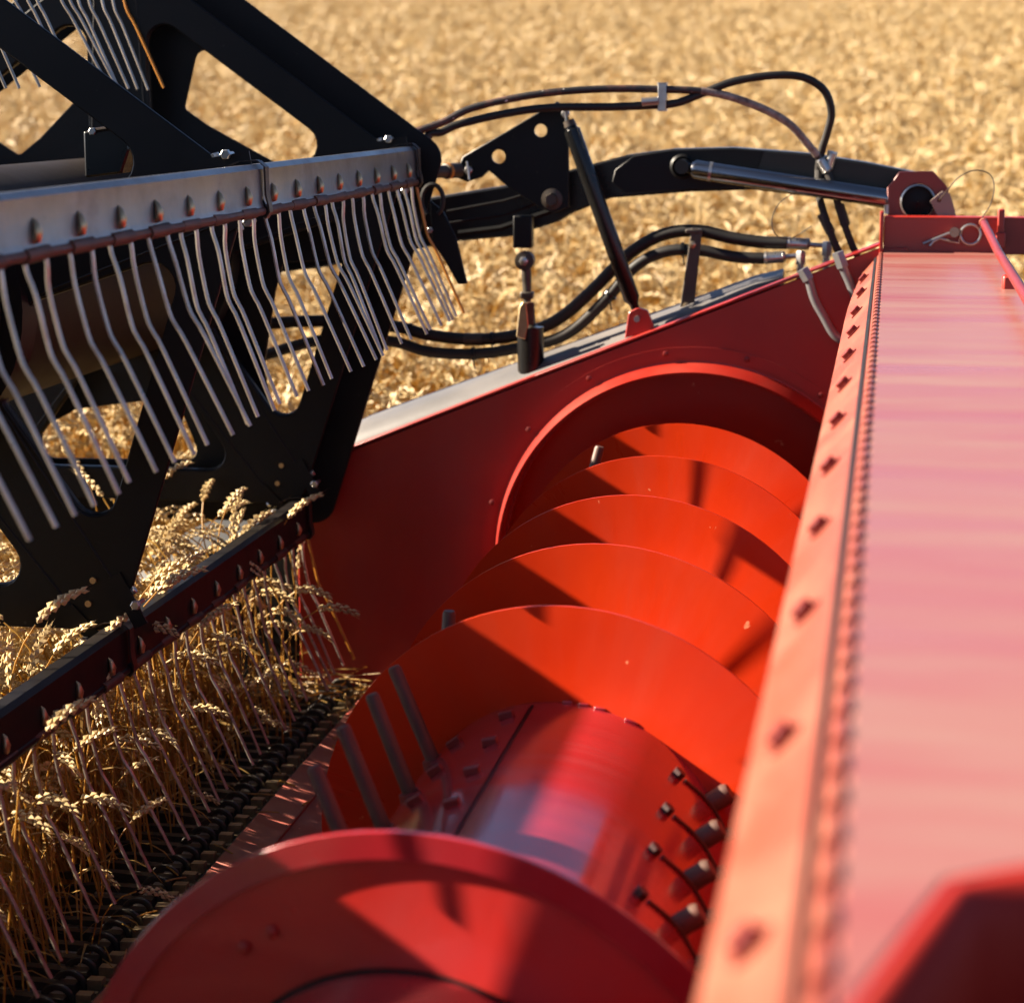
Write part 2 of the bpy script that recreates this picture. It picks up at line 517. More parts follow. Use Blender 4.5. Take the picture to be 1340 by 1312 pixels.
nrm = Vector((-(S0.z - S1.z), 0, S0.x - S1.x)).normalized()
bolt_me = None
y = 0.57
while y < YE - 0.06:
    t = 0.55 if y < 3.8 else 0.48
    p = S0.lerp(S1, t) + nrm * 0.0015
    b = MB()
    if bolt_me is None:
        b.hexa((0, 0, 0), nrm, 0.0085, 0.0075, rot=0.3)
        b.cyl((0, 0, 0), nrm * 0.0016, 0.012, 16)
        bolt_me = b.mesh('strip_bolt', 'red_bolt')
    o = bpy.data.objects.new('bolt', bolt_me); col.objects.link(o)
    put_under(o, strip); o.location = (p.x, y, p.z); o.rotation_euler = (0, 0, 0)
    y += 0.2985
MB().box((0.3410, 2.35, 1.2835), (0.0065, 4.1, 0.0036), Matrix.Rotation(R(-48), 3, 'Y')).build('strip_gap', 'black_paint', header)
hg = MB()
y = 0.3
while y < YE - 0.05:
    hg.cyl((0.3505, y, 1.2915), (0.3505, y + 0.030, 1.2915), 0.0048, 10)
    y += 0.05
hg.cyl((0.3505, 0.26, 1.2905), (0.3505, YE - 0.03, 1.2905), 0.0028, 8, mi=1)
hg.build('piano_hinge', ['red_strip', 'red_bolt'], header)
# far end of the beam: channel, eared bracket
eb = MB()
eb.box(((PX0 + 0.62) / 2 + 0.02, YE + 0.012, 1.324), (0.62 - PX0 + 0.04, 0.008, 0.068))
eb.box(((PX0 + 0.62) / 2 + 0.02, YE + 0.030, 1.357), (0.62 - PX0 + 0.04, 0.044, 0.006))
eb.box((PX0 - 0.004, YE - 0.005, 1.325), (0.007, 0.05, 0.090))
eb.build('end_channel', 'red_paint', header, bevel=0.0015)
lug = MB()
lug.box((0.571, YE - 0.005, 1.340), (0.012, 0.022, 0.072))
lug.box((0.571, YE - 0.015, 1.318), (0.018, 0.018, 0.030))
lug.build('stop_lug', 'red_paint', header, bevel=0.002)
cbm = MB()
cbm.box((0.80, YE + 0.06, 1.325), (0.40, 0.05, 0.062))
cbm.build('rear_beam', 'red_dark_rubbed', header, bevel=0.003)
oct_ = xz([(1162, 292), (1161, 246), (1177, 225), (1221, 224), (1241, 246), (1241, 290)], 4.52)
hc = at(1201, 264, 4.52)
br = plate_xz(oct_, [circle(hc.x, hc.z, 0.034, 40)], 4.52, 0.014)
pv = br.build('pivot_ear', 'red_dark_rubbed', header)
sl = MB().lathe_y([(0.034, 4.508), (0.031, 4.506), (0.0305, 4.56), (0.001, 4.56)], hc.x, hc.z, 48)
sl.build('pivot_sleeve', 'zinc', pv)
pk = MB().lathe_y([(0.0295, 4.525), (0.001, 4.520)], hc.x, hc.z, 40)
pk.build('pivot_plug', 'black_paint', pv)
# outer shell of the crop divider behind the end plate
up = [(-0.86, 0.845), (-0.679, 0.935), (-0.315, 1.072), (0.108, 1.232), (0.16, 1.245)]
sh = MB(); vs = []; fs = []
for i, (x, z) in enumerate(up):
    vs += [(x, YE + 0.014, z - 0.05), (x, YE + 0.075, z - 0.012), (x, YE + 0.165, z + 0.0), (x, YE + 0.20, z - 0.05), (x, YE + 0.205, z - 0.6)]
for i in range(len(up) - 1):
    for j in range(4):
        fs.append((i * 5 + j, i * 5 + j + 1, i * 5 + j + 6, i * 5 + j + 5))
sh.add(vs, fs)
sh.build('divider_shell', 'shell_white', header, solid=0.004)
nose = MB()
secs = []
for (x, y0, y1, z0, z1) in ((-0.80, YE, YE + 0.2, 0.33, 0.80), (-1.05, YE + .01, YE + 0.18, 0.27, 0.70), (-1.4, YE + 0.04, YE + 0.13, 0.22, 0.48), (-1.75, YE + 0.07, YE + 0.09, 0.18, 0.24)):
    secs += [(x, y0, z0), (x, y1, z0), (x, y1 - .01, z1 - .05), (x, (y0 + y1) / 2, z1), (x, y0 + .01, z1 - .05)]
fs = []
for i in range(3):
    for j in range(5):
        j2 = (j + 1) % 5
        fs.append((i * 5 + j, i * 5 + j2, i * 5 + 5 + j2, i * 5 + 5 + j))
fs += [(0, 1, 2, 3, 4), (15, 16, 17, 18, 19)]
nose.add(secs, fs)
nose.build('divider_nose', 'black_paint', header, bevel=0.006)
# pivot foot of the strut
ft = plate_xz(rounded(xz([(818, 442), (823, 408), (835, 402), (848, 406), (858, 432)], 4.47), [0, .008, .008, .008, 0], 4), [], 4.470, 0.012)
foot = ft.build('strut_foot', 'red_paint', header)
fp = at(834, 417, 4.46)
MB().cyl((fp.x, 4.448, fp.z), (fp.x, 4.49, fp.z), 0.006, 12).build('pin', 'zinc', foot)

# ------------------------------------------------------------------ auger
auger = thing('feed_auger', (AX, 2.6, AZ - 0.33), 'red screw auger with spiral flights and bare steel fingers in the header trough', 'auger')
RD, RF = 0.216, 0.335
PITCHM = 0.389; CH = PITCHM / (2 * math.pi)
dr = MB().lathe_y([(0.001, 0.5), (RD, 0.5)] + [(RD, 0.5 + (4.52 - 0.5) * k / 20) for k in range(1, 21)] + [(0.001, 4.52)], AX, AZ, 96)
drum = dr.build('drum', 'red_drum', auger)


def flight(y_top, th0, th1, name, half=0.002, rim=None, hand=1):
    """helical sheet; y_top is its Y where the angle (clockwise from the top, seen from the camera) is 0"""
    mb = MB(); n = max(8, int(abs(th1 - th0) / R(4))); rs = [RD - 0.004, 0.24, 0.265, 0.29, 0.312, RF]
    vs = []; fs = []; m = len(rs)
    for k in range(n + 1):
        th = th0 + (th1 - th0) * k / n
        y = y_top - hand * (CH if hand > 0 else 0.040) * th
        for sgn in (-1, 1):
            for r in rs:
                vs.append((AX + r * math.sin(th), y + sgn * half, AZ + r * math.cos(th)))
    for k in range(n):
        a = k * 2 * m; b = (k + 1) * 2 * m
        for j in range(m - 1):
            fs.append((a + j, a + j + 1, b + j + 1, b + j))
            fs.append((a + m + j, b + m + j, b + m + j + 1, a + m + j + 1))
        fs.append((a + m - 1, a + 2 * m - 1, b + 2 * m - 1, b + m - 1))
    for a in (0, n * 2 * m):
        fs.append(tuple([a + j for j in range(m)] + [a + m + j for j in range(m - 1, -1, -1)]))
    mb.add(vs, fs)
    f = mb.build(name, 'red_worn' if rim else 'red_flight', auger, sharp=40)
    if rim:
        rb = MB(); vs = []; fs = []
        for k in range(n + 1):
            th = th0 + (th1 - th0) * k / n; y = y_top - hand * (CH if hand > 0 else 0.040) * th
            for r, dy in ((0.316, -half - .0005), (0.316, -half - 0.006), (RF + 0.006, -half - 0.006), (RF + 0.006, -half - .0005)):
                vs.append((AX + r * math.sin(th), y + dy, AZ + r * math.cos(th)))
        for k in range(n):
            for j in range(4):
                j2 = (j + 1) % 4
                fs.append((k * 4 + j, k * 4 + j2, k * 4 + 4 + j2, k * 4 + 4 + j))
        fs += [(0, 1, 2, 3), tuple(n * 4 + j for j in (3, 2, 1, 0))]
        rb.add(vs, fs)
        MB().tube([(AX + (RD + .001) * math.sin(t_), y_top - CH * t_ - half - .002, AZ + (RD + .001) * math.cos(t_)) for t_ in (th0 + (th1 - th0) * k / 200 for k in range(201))], 0.0026, 6).build('root_gap', 'black_paint', f)
        rb.build('rim_band', 'red_drum', f, bevel=0.001)
        for d in (-38, -31, 42, 50):
            th = R(d); y = y_top - hand * (CH if hand > 0 else 0.040) * th - half
            MB().hexa((AX + 0.272 * math.sin(th), y, AZ + 0.272 * math.cos(th)), (0, -1, 0), 0.006, 0.004).build('bolt', 'red_paint', f)
    return f


flight(2.664, -2 * math.pi * 4.45, 2.1, 'flight')
flight(1.785, -1.9, 2 * math.pi * 2.6, 'flight', half=0.0025, rim=True)


def on_drum(deg, y, r=RD):
    return Vector((AX + r * math.sin(R(deg)), y, AZ + r * math.cos(R(deg))))


# bolted cover sheet on the drum
cv = MB().lathe_y([(RD - 0.001, 2.02), (RD + 0.0025, 2.02), (RD + 0.0025, 2.655), (RD - 0.001, 2.655)], AX, AZ, 24, R(-52), R(-12.4), closed=False)
cover = cv.build('cover_plate', 'red_drum', auger)
MB().tube([on_drum(-11.9, 2.02, RD + .0003), on_drum(-11.9, 2.655, RD + .0003)], 0.0016, 6).build('seam_gap', 'black_paint', cover)
for y in (2.616, 2.5, 2.385, 2.268, 2.15):
    for d, dy in ((-18.4, 0), (-36, -0.02)):
        p = on_drum(d, y + dy, RD + 0.002); nn = on_drum(d, y, 1) - Vector((AX, y, AZ))
        b = MB()
        b.box(p + nn * 0.004, (0.018, 0.011, 0.008), Matrix.Rotation(R(d + 8 * rnd.random()), 3, 'Y'))
        b.build('bolt', 'red_bolt', cover, bevel=0.001)
# retractable fingers: out at the front, drawn in at the back
for (tx, ty), y in (((515, 872), 2.60), ((486, 908), 2.465), ((448, 950), 2.33), ((410, 1002), 2.195)):
    tip = at(tx, ty, y); base = on_drum(-47, y, RD - 0.01)
    d = (tip - base).normalized()
    f = MB().tube([base - d * 0.02, tip - d * 0.004, tip], [0.0088, 0.0082, 0.0066], 14)
    fo = f.build('finger', 'finger_steel', auger)
    MB().cyl(base - d * 0.005, base + d * 0.018, 0.017, 16, r2=0.013).build('finger_guide', 'red_bolt', fo)
for i, y in enumerate((2.587, 2.452, 2.315, 2.18)):
    p = on_drum(55.4, y, RD); nn = (on_drum(55.4, y, 1) - Vector((AX, y, AZ)))
    tg = Vector((math.cos(R(55.4)), 0, -math.sin(R(55.4))))
    f = MB().tube([p - nn * 0.03, p + nn * 0.022, p + nn * 0.027], [0.0125, 0.0125, 0.010], 14)
    fo = f.build('finger', 'finger_steel', auger)
    gd = MB()
    for d in (40.5, 66):
        q = on_drum(d, y - 0.036 if d < 50 else y - 0.01, RD); n2 = (on_drum(d, 0, 1) - Vector((AX, 0, AZ)))
        gd.hexa(q, n2, 0.0078, 0.008)
    a = on_drum(43.5, y - 0.030, RD + 0.001); b2 = on_drum(64, y - 0.012, RD + 0.001)
    gd.tube([a, on_drum(50, y - 0.02, RD + .0015), on_drum(57, y - 0.012, RD + .0015), b2], 0.0026, 8)
    gd.build('finger_guide', 'guide_dark', fo)
# fingers between the flights further along, only their tips show
for px, py, Y in ((588, 805, 2.86), (785, 590, 3.95)):
    tip = at(px, py - 6, Y); base = on_drum(-75, Y, RD - 0.01)
    d = (tip - base).normalized()
    MB().tube([base, tip - d * 0.004, tip], [0.0088, 0.0088, 0.007], 14).build('finger', 'finger_steel', auger)
# small welds where the flight meets the drum
for k in (11, 12, 13, 15):
    th = R(-60 + 5.4 * k)
    y = 2.664 - CH * th - 0.004
    p = on_drum(math.degrees(th), y, RD + 0.001)
    wd = MB().box(p, (0.012 + 0.006 * rnd.random(), 0.006, 0.004), Matrix.Rotation(th, 3, 'Y'))
    wd.build('weld_bead', 'red_drum', auger, bevel=0.0015)

# ------------------------------------------------------------------ reel
RC = Vector((-1.10, 0, 1.28)); RR = 0.61
REEL_Y1 = 4.28
reel = thing('pickup_reel', (RC.x, 2.6, 0.5), 'black pickup reel with steel tine bars hanging over the cutter bar', 'reel')
tb = MB().lathe_y([(0.001, 0.75), (0.192, 0.75), (0.192, 4.30), (0.001, 4.30)], RC.x, RC.z, 64)
tube = tb.build('center_tube', 'tube_paint', reel)
bk = plate_xz(rounded(xz([(116, 172), (150, 167), (174, 168), (176, 196), (166, 226), (118, 232)], 3.392), [.003, .003, .012, .012, .003, .003], 4), [], 3.392, 0.044, bevel=0.003)
bko = bk.build('tube_bracket', 'black_gloss', reel)
MB().tube([at(122, 171, 3.366), at(148, 167, 3.366), at(172, 169, 3.366)], 0.0035, 8).build('worn_edge', 'strap', bko)
MB().hexa(at(122, 172, 3.368), (0, -1, 0), 0.006, 0.006).build('bolt', 'zinc', bko)
ANG = [18 + 72 * k for k in range(5)]


def pol(r, deg, c=RC): return (c.x + r * math.cos(R(deg)), c.z + r * math.sin(R(deg)))


def spider_outline(rv):
    return rounded([pol(rv, a) for a in ANG], 0.045, 5)


def windows(ro=0.478, half=29, rad=0.036, sp=0.060, rin=0.225):
    out = []
    for k in range(5):
        mid = ANG[k] + 36
        a0, a1 = ANG[k], ANG[k] + 72
        c0 = pol(ro, mid - half); c1 = pol(ro, mid + half)
        # inner edges run parallel to the spokes, sp beside them
        ph = math.degrees(math.asin(sp / rin))
        i0 = pol(rin, a0 + ph); i1 = pol(rin, a1 - ph)
        out.append(rounded([c0, c1, i1, i0], [rad, rad, 0.02, 0.02], 6))
    return out


def spider(y, end=False):
    w = windows()
    mb = plate_xz(spider_outline(0.592), w, y, 0.005)
    sp = mb.build('spider_plate', 'black_paint', reel)
    # folded flanges round the windows
    fm = MB()
    for lp in w:
        n = len(lp); cxm = sum(p[0] for p in lp) / n; czm = sum(p[1] for p in lp) / n
        vs = []; fs = []
        for p in lp:
            vs += [(p[0], y - 0.001, p[1]), (p[0] + (cxm - p[0]) * 0.012, y + 0.016, p[1] + (czm - p[1]) * 0.012)]
        for i in range(n):
            j = (i + 1) % n
            fs.append((2 * i, 2 * j, 2 * j + 1, 2 * i + 1))
        fm.add(vs, fs)
    fm.build('window_flange', 'black_paint', sp, solid=0.002)
    # fold lines, hub ring
    for a in ANG:
        for s in (-1, 1):
            p0 = pol(0.24, a + s * 13); p1 = pol(0.55, a + s * 4.0)
            MB().tube([(p0[0], y - 0.0035, p0[1]), (p1[0], y - 0.0035, p1[1])], 0.0022, 6).build('fold_rib', 'black_paint', sp)
    MB().lathe_y([(0.194, y - 0.03), (0.225, y - 0.03), (0.225, y + 0.03), (0.194, y + 0.03)], RC.x, RC.z, 48).build('hub_ring', 'black_paint', sp)
    for a in ANG:
        cl = MB()
        bx, bz = pol(RR, a)
        u = Vector((math.cos(R(a)), 0, math.sin(R(a)))); t = Vector((-u.z, 0, u.x))
        c = Vector((bx, y, bz)) - u * 0.10
        for s in (-1, 1):
            q0 = Vector((bx, y - 0.006, bz)) + t * s * 0.034 - u * 0.005
            q1 = q0 - u * 0.085 + t * s * 0.012
            cl.box((q0 + q1) / 2, ((q1 - q0).length, 0.004, 0.022), Matrix.Rotation(-math.atan2((q1 - q0).z, (q1 - q0).x), 3, 'Y'))
        # strap bent over the bar face
        st_ = [(bx + px_, bz + pz_) for px_, pz_ in ((-.055, .018), (-.034, .027), (-.006, .029), (.0045, .020), (.0055, -.020), (.009, -.034), (.010, -.044), (.004, -.053))]
        vs = []; fs = []
        for p in st_: vs += [(p[0], y - 0.011, p[1]), (p[0], y + 0.007, p[1]), (p[0] + .003, y + 0.007, p[1] - .001), (p[0] + .003, y - 0.011, p[1] - .001)]
        for k in range(len(st_) - 1):
            for j in range(4):
                fs.append((4 * k + j, 4 * k + (j + 1) % 4, 4 * k + 4 + (j + 1) % 4, 4 * k + 4 + j))
        cl.add(vs, fs, 3)
        cl.cyl((bx + .002, y - .012, bz - .043), (bx + .002, y + .008, bz - .043), 0.0095, 12, mi=0)
        for s in (-1, 1):
            p = Vector((bx, y - 0.012, bz)) - u * 0.035 + t * s * 0.050
            cl.hexa(p, (0, -1, 0), 0.0075, 0.008, mi=1)
            cl.cyl(p, p + Vector((0, 0.03, 0)), 0.0035, 8, mi=1)
            cl.hexa(p + Vector((0, 0.012, 0)) - u * .02, t * s, 0.0065, 0.007, mi=1)
            p2 = Vector((bx, y - 0.004, bz)) - u * (0.09 + .012 * s) + t * s * 0.014
            cl.cyl(p2, p2 + Vector((0, -0.004, 0)), 0.005, 12, mi=2)
        cl.build('bar_clamp', ['black_paint', 'zinc', 'brass_zinc', 'strap'], sp, solid=0.0)
    return sp


for y in (REEL_Y1, 3.20, 2.14, 1.08): spider(y)
MB().lathe_y([(0.19, 1.688), (0.43, 1.688), (0.43, 1.768), (0.19, 1.768)], RC.x, RC.z, 64).build('shadow_caster', 'black_paint', reel)  # unseen drum added on the tube to shade the near flight's right half
# end shield behind the outermost spider
sw = []
for k in range(5):
    mid = ANG[k] + 36
    sw.append(rounded([pol(r_, mid + d_) for d_, r_ in ((17, .428), (-27.5, .466), (-30, .405), (-23, .340), (4, .292), (15, .300))], [.02, .03, .02, .02, .01, .01], 4))
es = plate_xz(spider_outline(0.655), sw, REEL_Y1 + 0.075, 0.004)
es.build('end_shield', 'black_paint', reel)

# tine bars: one bent sheet each, all hanging the same way
barm = MB()
prof = [(-0.004, -0.046), (0.006, -0.040), (0.002, -0.030), (0.000, 0.016), (-0.007, 0.023), (-0.030, 0.021), (-0.036, 0.014), (-0.030, -0.010), (-0.014, -0.040)]
n = len(prof); vs = []; fs = []
BY0, BY1 = 0.85, REEL_Y1 + 0.015
for y in (BY0, BY1):
    for x, z in prof: vs.append((x, y, z))
for j in range(n):
    fs.append((j, (j + 1) % n, n + (j + 1) % n, n + j))
fs += [tuple(range(n)), tuple(range(2 * n - 1, n - 1, -1))]
barm.add(vs, fs)
barm.tube([(0.002, BY0, -0.043), (0.002, BY1 + 0.01, -0.043)], 0.0065, 10, mi=1)
bar_me = barm.mesh('tine_bar', ['bar_steel', 'rust'], 30)
bar_shaded_me = barm.mesh('tine_bar', ['bar_shaded', 'bar_shaded'], 30)


def tine_shape(mb, y, dx0=0.0, mi=0):
    pts = [(0.002, y, -0.043), (0.004, y, -0.058), (0.010 + dx0, y, -0.085), (0.022 + dx0, y, -0.138), (0.030 + dx0, y, -0.156), (0.042 + dx0, y, -0.178), (0.093 + dx0, y, -0.290)]
    mb.tube(smooth(pts, 3), 0.0028, 8, mi=mi)


def double_tine(seed):
    q = random.Random(seed)
    mb = MB()
    tine_shape(mb, -0.034 + q.uniform(-.002, .002), q.uniform(-.004, .004))
    tine_shape(mb, 0.034 + q.uniform(-.002, .002), q.uniform(-.006, .006))
    # spring coil round the lip between the two legs
    mb.tube([(0.002, -0.036, -0.043), (0.002, 0.036, -0.043)], 0.0085, 10, mi=2)
    # pointed bolt head on the bar face
    c = Vector((0.0005, 0, -0.020))
    mb.tube([c + Vector((0.0, 0, -0.011)), c + Vector((0.004, 0, -0.008)), c + Vector((0.0055, 0, 0.0)), c + Vector((0.003, 0, 0.010)), c + Vector((0.0, 0, 0.015))],
            [0.003, 0.0055, 0.0058, 0.0035, 0.0008], 10, mi=1)
    return mb.mesh('tine', ['tine_steel', 'brass_zinc', 'rust'], 40)


tine_mes = [double_tine(s) for s in range(5)]
oe = MB(); tine_shape(oe, 0)
end_me = oe.mesh('end_tine', ['orange_plastic'], 40)
TP = 0.1355
for bi, a in enumerate(ANG):
    bx, bz = pol(RR, a)
    bar = bpy.data.objects.new('tine_bar', bar_shaded_me if bi in (3, 4) else bar_me)
    if bi in (3, 4): bar['label'] = 'steel tine bar low over the crop, its shade painted in'
    if bi == 0: bar['label'] = 'worn grey steel tine bar with rusty lower lip'
    col.objects.link(bar)
    put_under(bar, reel); bar.location = (bx, 0, bz)
    count = 24 if bi in (0, 1, 4) else 13
    for k in range(count):
        y = REEL_Y1 - 0.085 - TP * k
        o = bpy.data.objects.new('tine', tine_mes[(k * 3 + bi) % 5]); col.objects.link(o)
        o.parent = bar; o.location = (0, y, 0)
        o.rotation_euler = (R(rnd.gauss(0, 0.9)), R(rnd.gauss(0, 1.8)), R(rnd.uniform(-3, 3)))
    o = bpy.data.objects.new('end_tine', end_me); col.objects.link(o)
    o.parent = bar; o.location = (0, REEL_Y1 - 0.008, 0)

# ------------------------------------------------------------------ cutter bar
KZ = 0.412
cut = thing('cutter_bar', (-0.72, 2.6, 0.36), 'dark oily cutter bar with pointed guards along the front of the red trough', 'cutter bar')
cb = MB()
cb.box((-0.668, 2.35, KZ - 0.022), (0.045, 4.14, 0.010))
cb.box((-0.7, 2.35, KZ - 0.034), (0.12, 4.14, 0.012))
cb.box((-0.6465, 2.35, KZ - 0.014), (0.007, 4.14, 0.020))
cb.build('beam', 'knife_steel', cut, bevel=0.002)
kb = MB()
kb.box((-0.706, 2.35, KZ - 0.0135), (0.020, 4.14, 0.006))
k = 0
yy = 0.32
while yy < 4.40:
    kb.add([(-0.715, yy, KZ - .016), (-0.715, yy + 0.072, KZ - .016), (-0.795, yy + 0.044, KZ - .014), (-0.795, yy + 0.028, KZ - .014)], [(0, 1, 2, 3)])
    yy += 0.0762
kb.build('knife_blade', 'tine_steel', cut, solid=0.0025)
gmb = MB()
GX = 0.70
gmb.add([(-0.69, -0.011, -0.026), (-0.69, 0.011, -0.026), (-0.69, 0.010, -0.004), (-0.69, -0.010, -0.004),
         (-0.80, -0.008, -0.022), (-0.80, 0.008, -0.022), (-0.80, 0.007, 0.000), (-0.80, -0.007, 0.000),
         (-0.875, -0.002, -0.016), (-0.875, 0.002, -0.016), (-0.875, 0.002, -0.008), (-0.875, -0.002, -0.008)],
        [(0, 1, 2, 3), (0, 4, 5, 1), (1, 5, 6, 2), (2, 6, 7, 3), (3, 7, 4, 0), (4, 8, 9, 5), (5, 9, 10, 6), (6, 10, 11, 7), (7, 11, 8, 4), (8, 11, 10, 9)])
arc = [(-0.704 + 0.020 * math.cos(R(t)), 0.008, -0.012 + 0.019 * math.sin(R(t))) for t in range(200, -31, -20)]
gmb.tube(arc, 0.0036, 8, flat=1.5)
gmb.box((-0.664, 0.004, -0.006), (0.021, 0.016, 0.016), mi=1)
gmb.box((-0.662, -0.018, -0.013), (0.016, 0.010, 0.008), mi=1)
gmb.v = [(x + GX, y, z) for x, y, z in gmb.v]
guard_me = gmb.mesh('guard', ['knife_steel', 'knife_nut'], 40)
for i in range(64):
    o = bpy.data.objects.new('guard', guard_me); col.objects.link(o)
    put_under(o, cut); o.location = (-GX + rnd.uniform(-.002, .002), 4.385 - 0.048 * i, KZ + rnd.uniform(-.001, .001))
    o.rotation_euler = (0, R(rnd.uniform(-3, 1)), R(rnd.uniform(-3, 3)))

# ------------------------------------------------------------------ reel arm and hydraulics beyond the end plate
YA = 4.60
arm = thing('reel_arm', tuple(at(1160, 250, YA)), 'curved black box-section arm reaching from red pivot ear to the reel', 'reel arm')
topl = [(1200, 226), (1130, 212), (1060, 201), (960, 193), (880, 195), (820, 203), (755, 220), (680, 240), (575, 257), (420, 283), (150, 300)]
botl = [(150, 372), (420, 345), (600, 311), (650, 305), (742, 275), (800, 258), (900, 250), (985, 247), (1100, 262), (1165, 274), (1200, 282)]
botl = [(150, 380), (420, 350), (602, 315), (670, 309), (731, 290), (746, 280), (800, 259), (900, 251), (985, 248), (1100, 262), (1165, 274), (1200, 282)]
plate_xz(xz(topl + botl, YA), [], YA + 0.03, 0.075, bevel=0.004).build('arm_beam', 'black_gloss', arm)
dbl = xz([(1000, 197), (960, 194.5), (880, 196.5), (830, 204), (806, 222), (802, 238), (820, 252), (900, 248), (985, 244)], YA)
plate_xz(dbl, [], YA - 0.011, 0.006, bevel=0.001).build('doubler_plate', 'black_paint', arm)
sd = MB()
for f in (0.3, 0.62):
    sd.tube([at(585 + 0, 262 + 48 * f, YA - .01), at(660, 245 + 58 * f, YA - .01), at(735, 226 + 46 * f, YA - .01)], 0.003, 6)
lo = [(600, 309), (655, 302), (742, 273)]
sd.tube([at(x, y - 4, YA - .012) for x, y in lo], 0.006, 8)
sd.build('weld_seam', 'black_paint', arm)
p = at(893, 218, YA - .012)
MB().lathe_y([(0.026, YA - .014), (0.020, YA - .020), (0.015, YA - 0.014), (0.001, YA - .013)], p.x, p.z, 32).build('pin_boss', 'black_paint', arm)

cy = thing('hydraulic_cylinder', tuple(at(1030, 240, 4.53)), 'polished dark hydraulic cylinder running along the black arm to the pivot ear', 'hydraulic cylinder')
c0, c1 = at(905, 221, 4.53), at(1175, 262, 4.53)
MB().tube([c0, c0.lerp(c1, .02), c1], [0.013, 0.0185, 0.0185], 24).build('barrel', 'chrome', cy)
pc = at(893, 218, 4.54)
MB().tube([pc, c0], [0.010, 0.010], 16).cyl((pc.x, 4.52, pc.z), (pc.x, 4.585, pc.z), 0.014, 20).build('rod_end', 'black_gloss', cy)
MB().tube([c0.lerp(c1, .085), c0.lerp(c1, .10)], 0.0192, 24).build('gland_ring', 'zinc', cy)
MB().cyl(at(1160, 280, 4.5), at(1160, 268, 4.5), 0.005, 10).build('grease_nipple', 'zinc', cy)

ck = thing('crank_plate', tuple(at(722, 262, 4.53)), 'black triangular plate with two round holes pinned to the reel arm', 'bracket')
tri = xz([(606, 205), (660, 174), (729, 133), (744, 143), (745, 271), (724, 279), (706, 271), (667, 246), (640, 223), (631, 232), (612, 238), (592, 230), (590, 217), (603, 213)], 4.53)
h1, h2 = at(708, 171, 4.53), at(653, 205, 4.53)
pl = plate_xz(tri, [circle(h1.x, h1.z, 0.013, 24), circle(h2.x, h2.z, 0.014, 24)], 4.53, 0.010).build('plate', 'black_paint', ck)
pp = at(722, 261, 4.52)
MB().lathe_y([(0.001, 4.508), (0.012, 4.508), (0.013, 4.512), (0.013, 4.524)], pp.x, pp.z, 6).lathe_y([(0.012, 4.520), (0.021, 4.522), (0.022, 4.526)], pp.x, pp.z, 24).cyl((pp.x, 4.52, pp.z), (pp.x, 4.60, pp.z), 0.01, 12).build('pivot_bolt', 'dull_plate', ck)
for x, y in ((613, 223), (740, 149)):
    q = at(x, y, 4.52)
    MB().hexa((q.x, 4.524, q.z), (0, -1, 0), 0.0085, 0.008).cyl((q.x, 4.518, q.z), (q.x, 4.55, q.z), 0.005, 10).cyl((q.x + .003, 4.512, q.z - 0.018), (q.x - .002, 4.512, q.z + .018), 0.0022, 6).build('pin', 'zinc', ck)
e0, e1 = at(560, 226, 4.42), at(600, 223, 4.50)
MB().tube([e0, e0.lerp(e1, .55), e0.lerp(e1, .56), e1], [0.012, 0.0125, 0.015, 0.015], 16).build('link_shaft', 'dull_plate', ck)
MB().tube([e0.lerp(e1, .60), e0.lerp(e1, .68)], 0.0158, 16).build('color_ring', 'orange_plastic', ck)

s0, s1 = at(744, 158, 4.50), at(833, 408, 4.475)
stt = thing('support_strut', tuple(s1), 'slim black strut slanting from triangular plate down to red foot', 'strut')
MB().tube([s0, s0.lerp(s1, .045), s0.lerp(s1, .05), s0.lerp(s1, .93), s0.lerp(s1, .96), s1], [0.010, 0.0125, 0.0165, 0.0165, 0.009, 0.008], 20).build('barrel', 'black_gloss', stt)
MB().tube([s0, s0.lerp(s1, .03)], [0.0112, 0.0125], 14).build('end_cap', 'dull_plate', stt)

blp = thing('guide_blade', tuple(at(600, 320, 4.34)), 'short black tapered blade hanging at the end of the upper tine bar', 'blade')
plate_xz(xz([(563, 262), (580, 276), (597, 310), (612, 371), (600, 372), (582, 340), (566, 318)], 4.36), [], 4.36, 0.005).build('blade', 'black_paint', blp)
lp = []
for k in range(19):
    w = R(-60 + 300 * k / 18); c = at(566, 262, 4.345)
    lp.append((c.x + 0.021 * math.cos(w), 4.345, c.z + 0.030 * math.sin(w)))
MB().tube(lp, 0.0045, 8).build('rubber_loop', 'rubber', blp)
MB().hexa(at(563, 301, 4.352), (0, -1, 0), 0.006, 0.006).build('bolt', 'zinc', blp)

tk = thing('lift_linkage', tuple(at(695, 490, 4.50)), 'upright black lift post with ball joint under the black arm', 'linkage')
YT = 4.51
MB().cyl(at(695, 500, YT), at(694, 428, YT), 0.0265, 28).build('post', 'black_gloss', tk)
MB().tube([at(694, 428, YT), at(693, 424, YT), at(692, 400, YT), at(690, 396, YT), at(689, 362, YT), at(688, 340, YT)], [0.016, 0.012, 0.012, 0.008, 0.010, 0.010], 16).build('rod', 'knife_steel', tk)
bj = at(687, 341, YT)
MB().lathe_y([(0.001, YT - .016), (0.008, YT - .016), (0.009, YT - .012), (0.019, YT - .011), (0.019, YT + .011), (0.001, YT + .011)], bj.x, bj.z, 28).build('ball_joint', 'dull_plate', tk)
MB().hexa((bj.x, YT - .014, bj.z), (0, -1, 0), 0.0095, 0.007).build('ball_bolt', 'zinc', tk)
MB().box(at(685, 303, YT), (0.038, 0.03, 0.064)).build('clevis', 'black_paint', tk, bevel=0.003)
MB().box(at(690, 386, YT), (0.026, 0.024, 0.014)).build('lock_nut', 'dull_plate', tk, bevel=0.003)
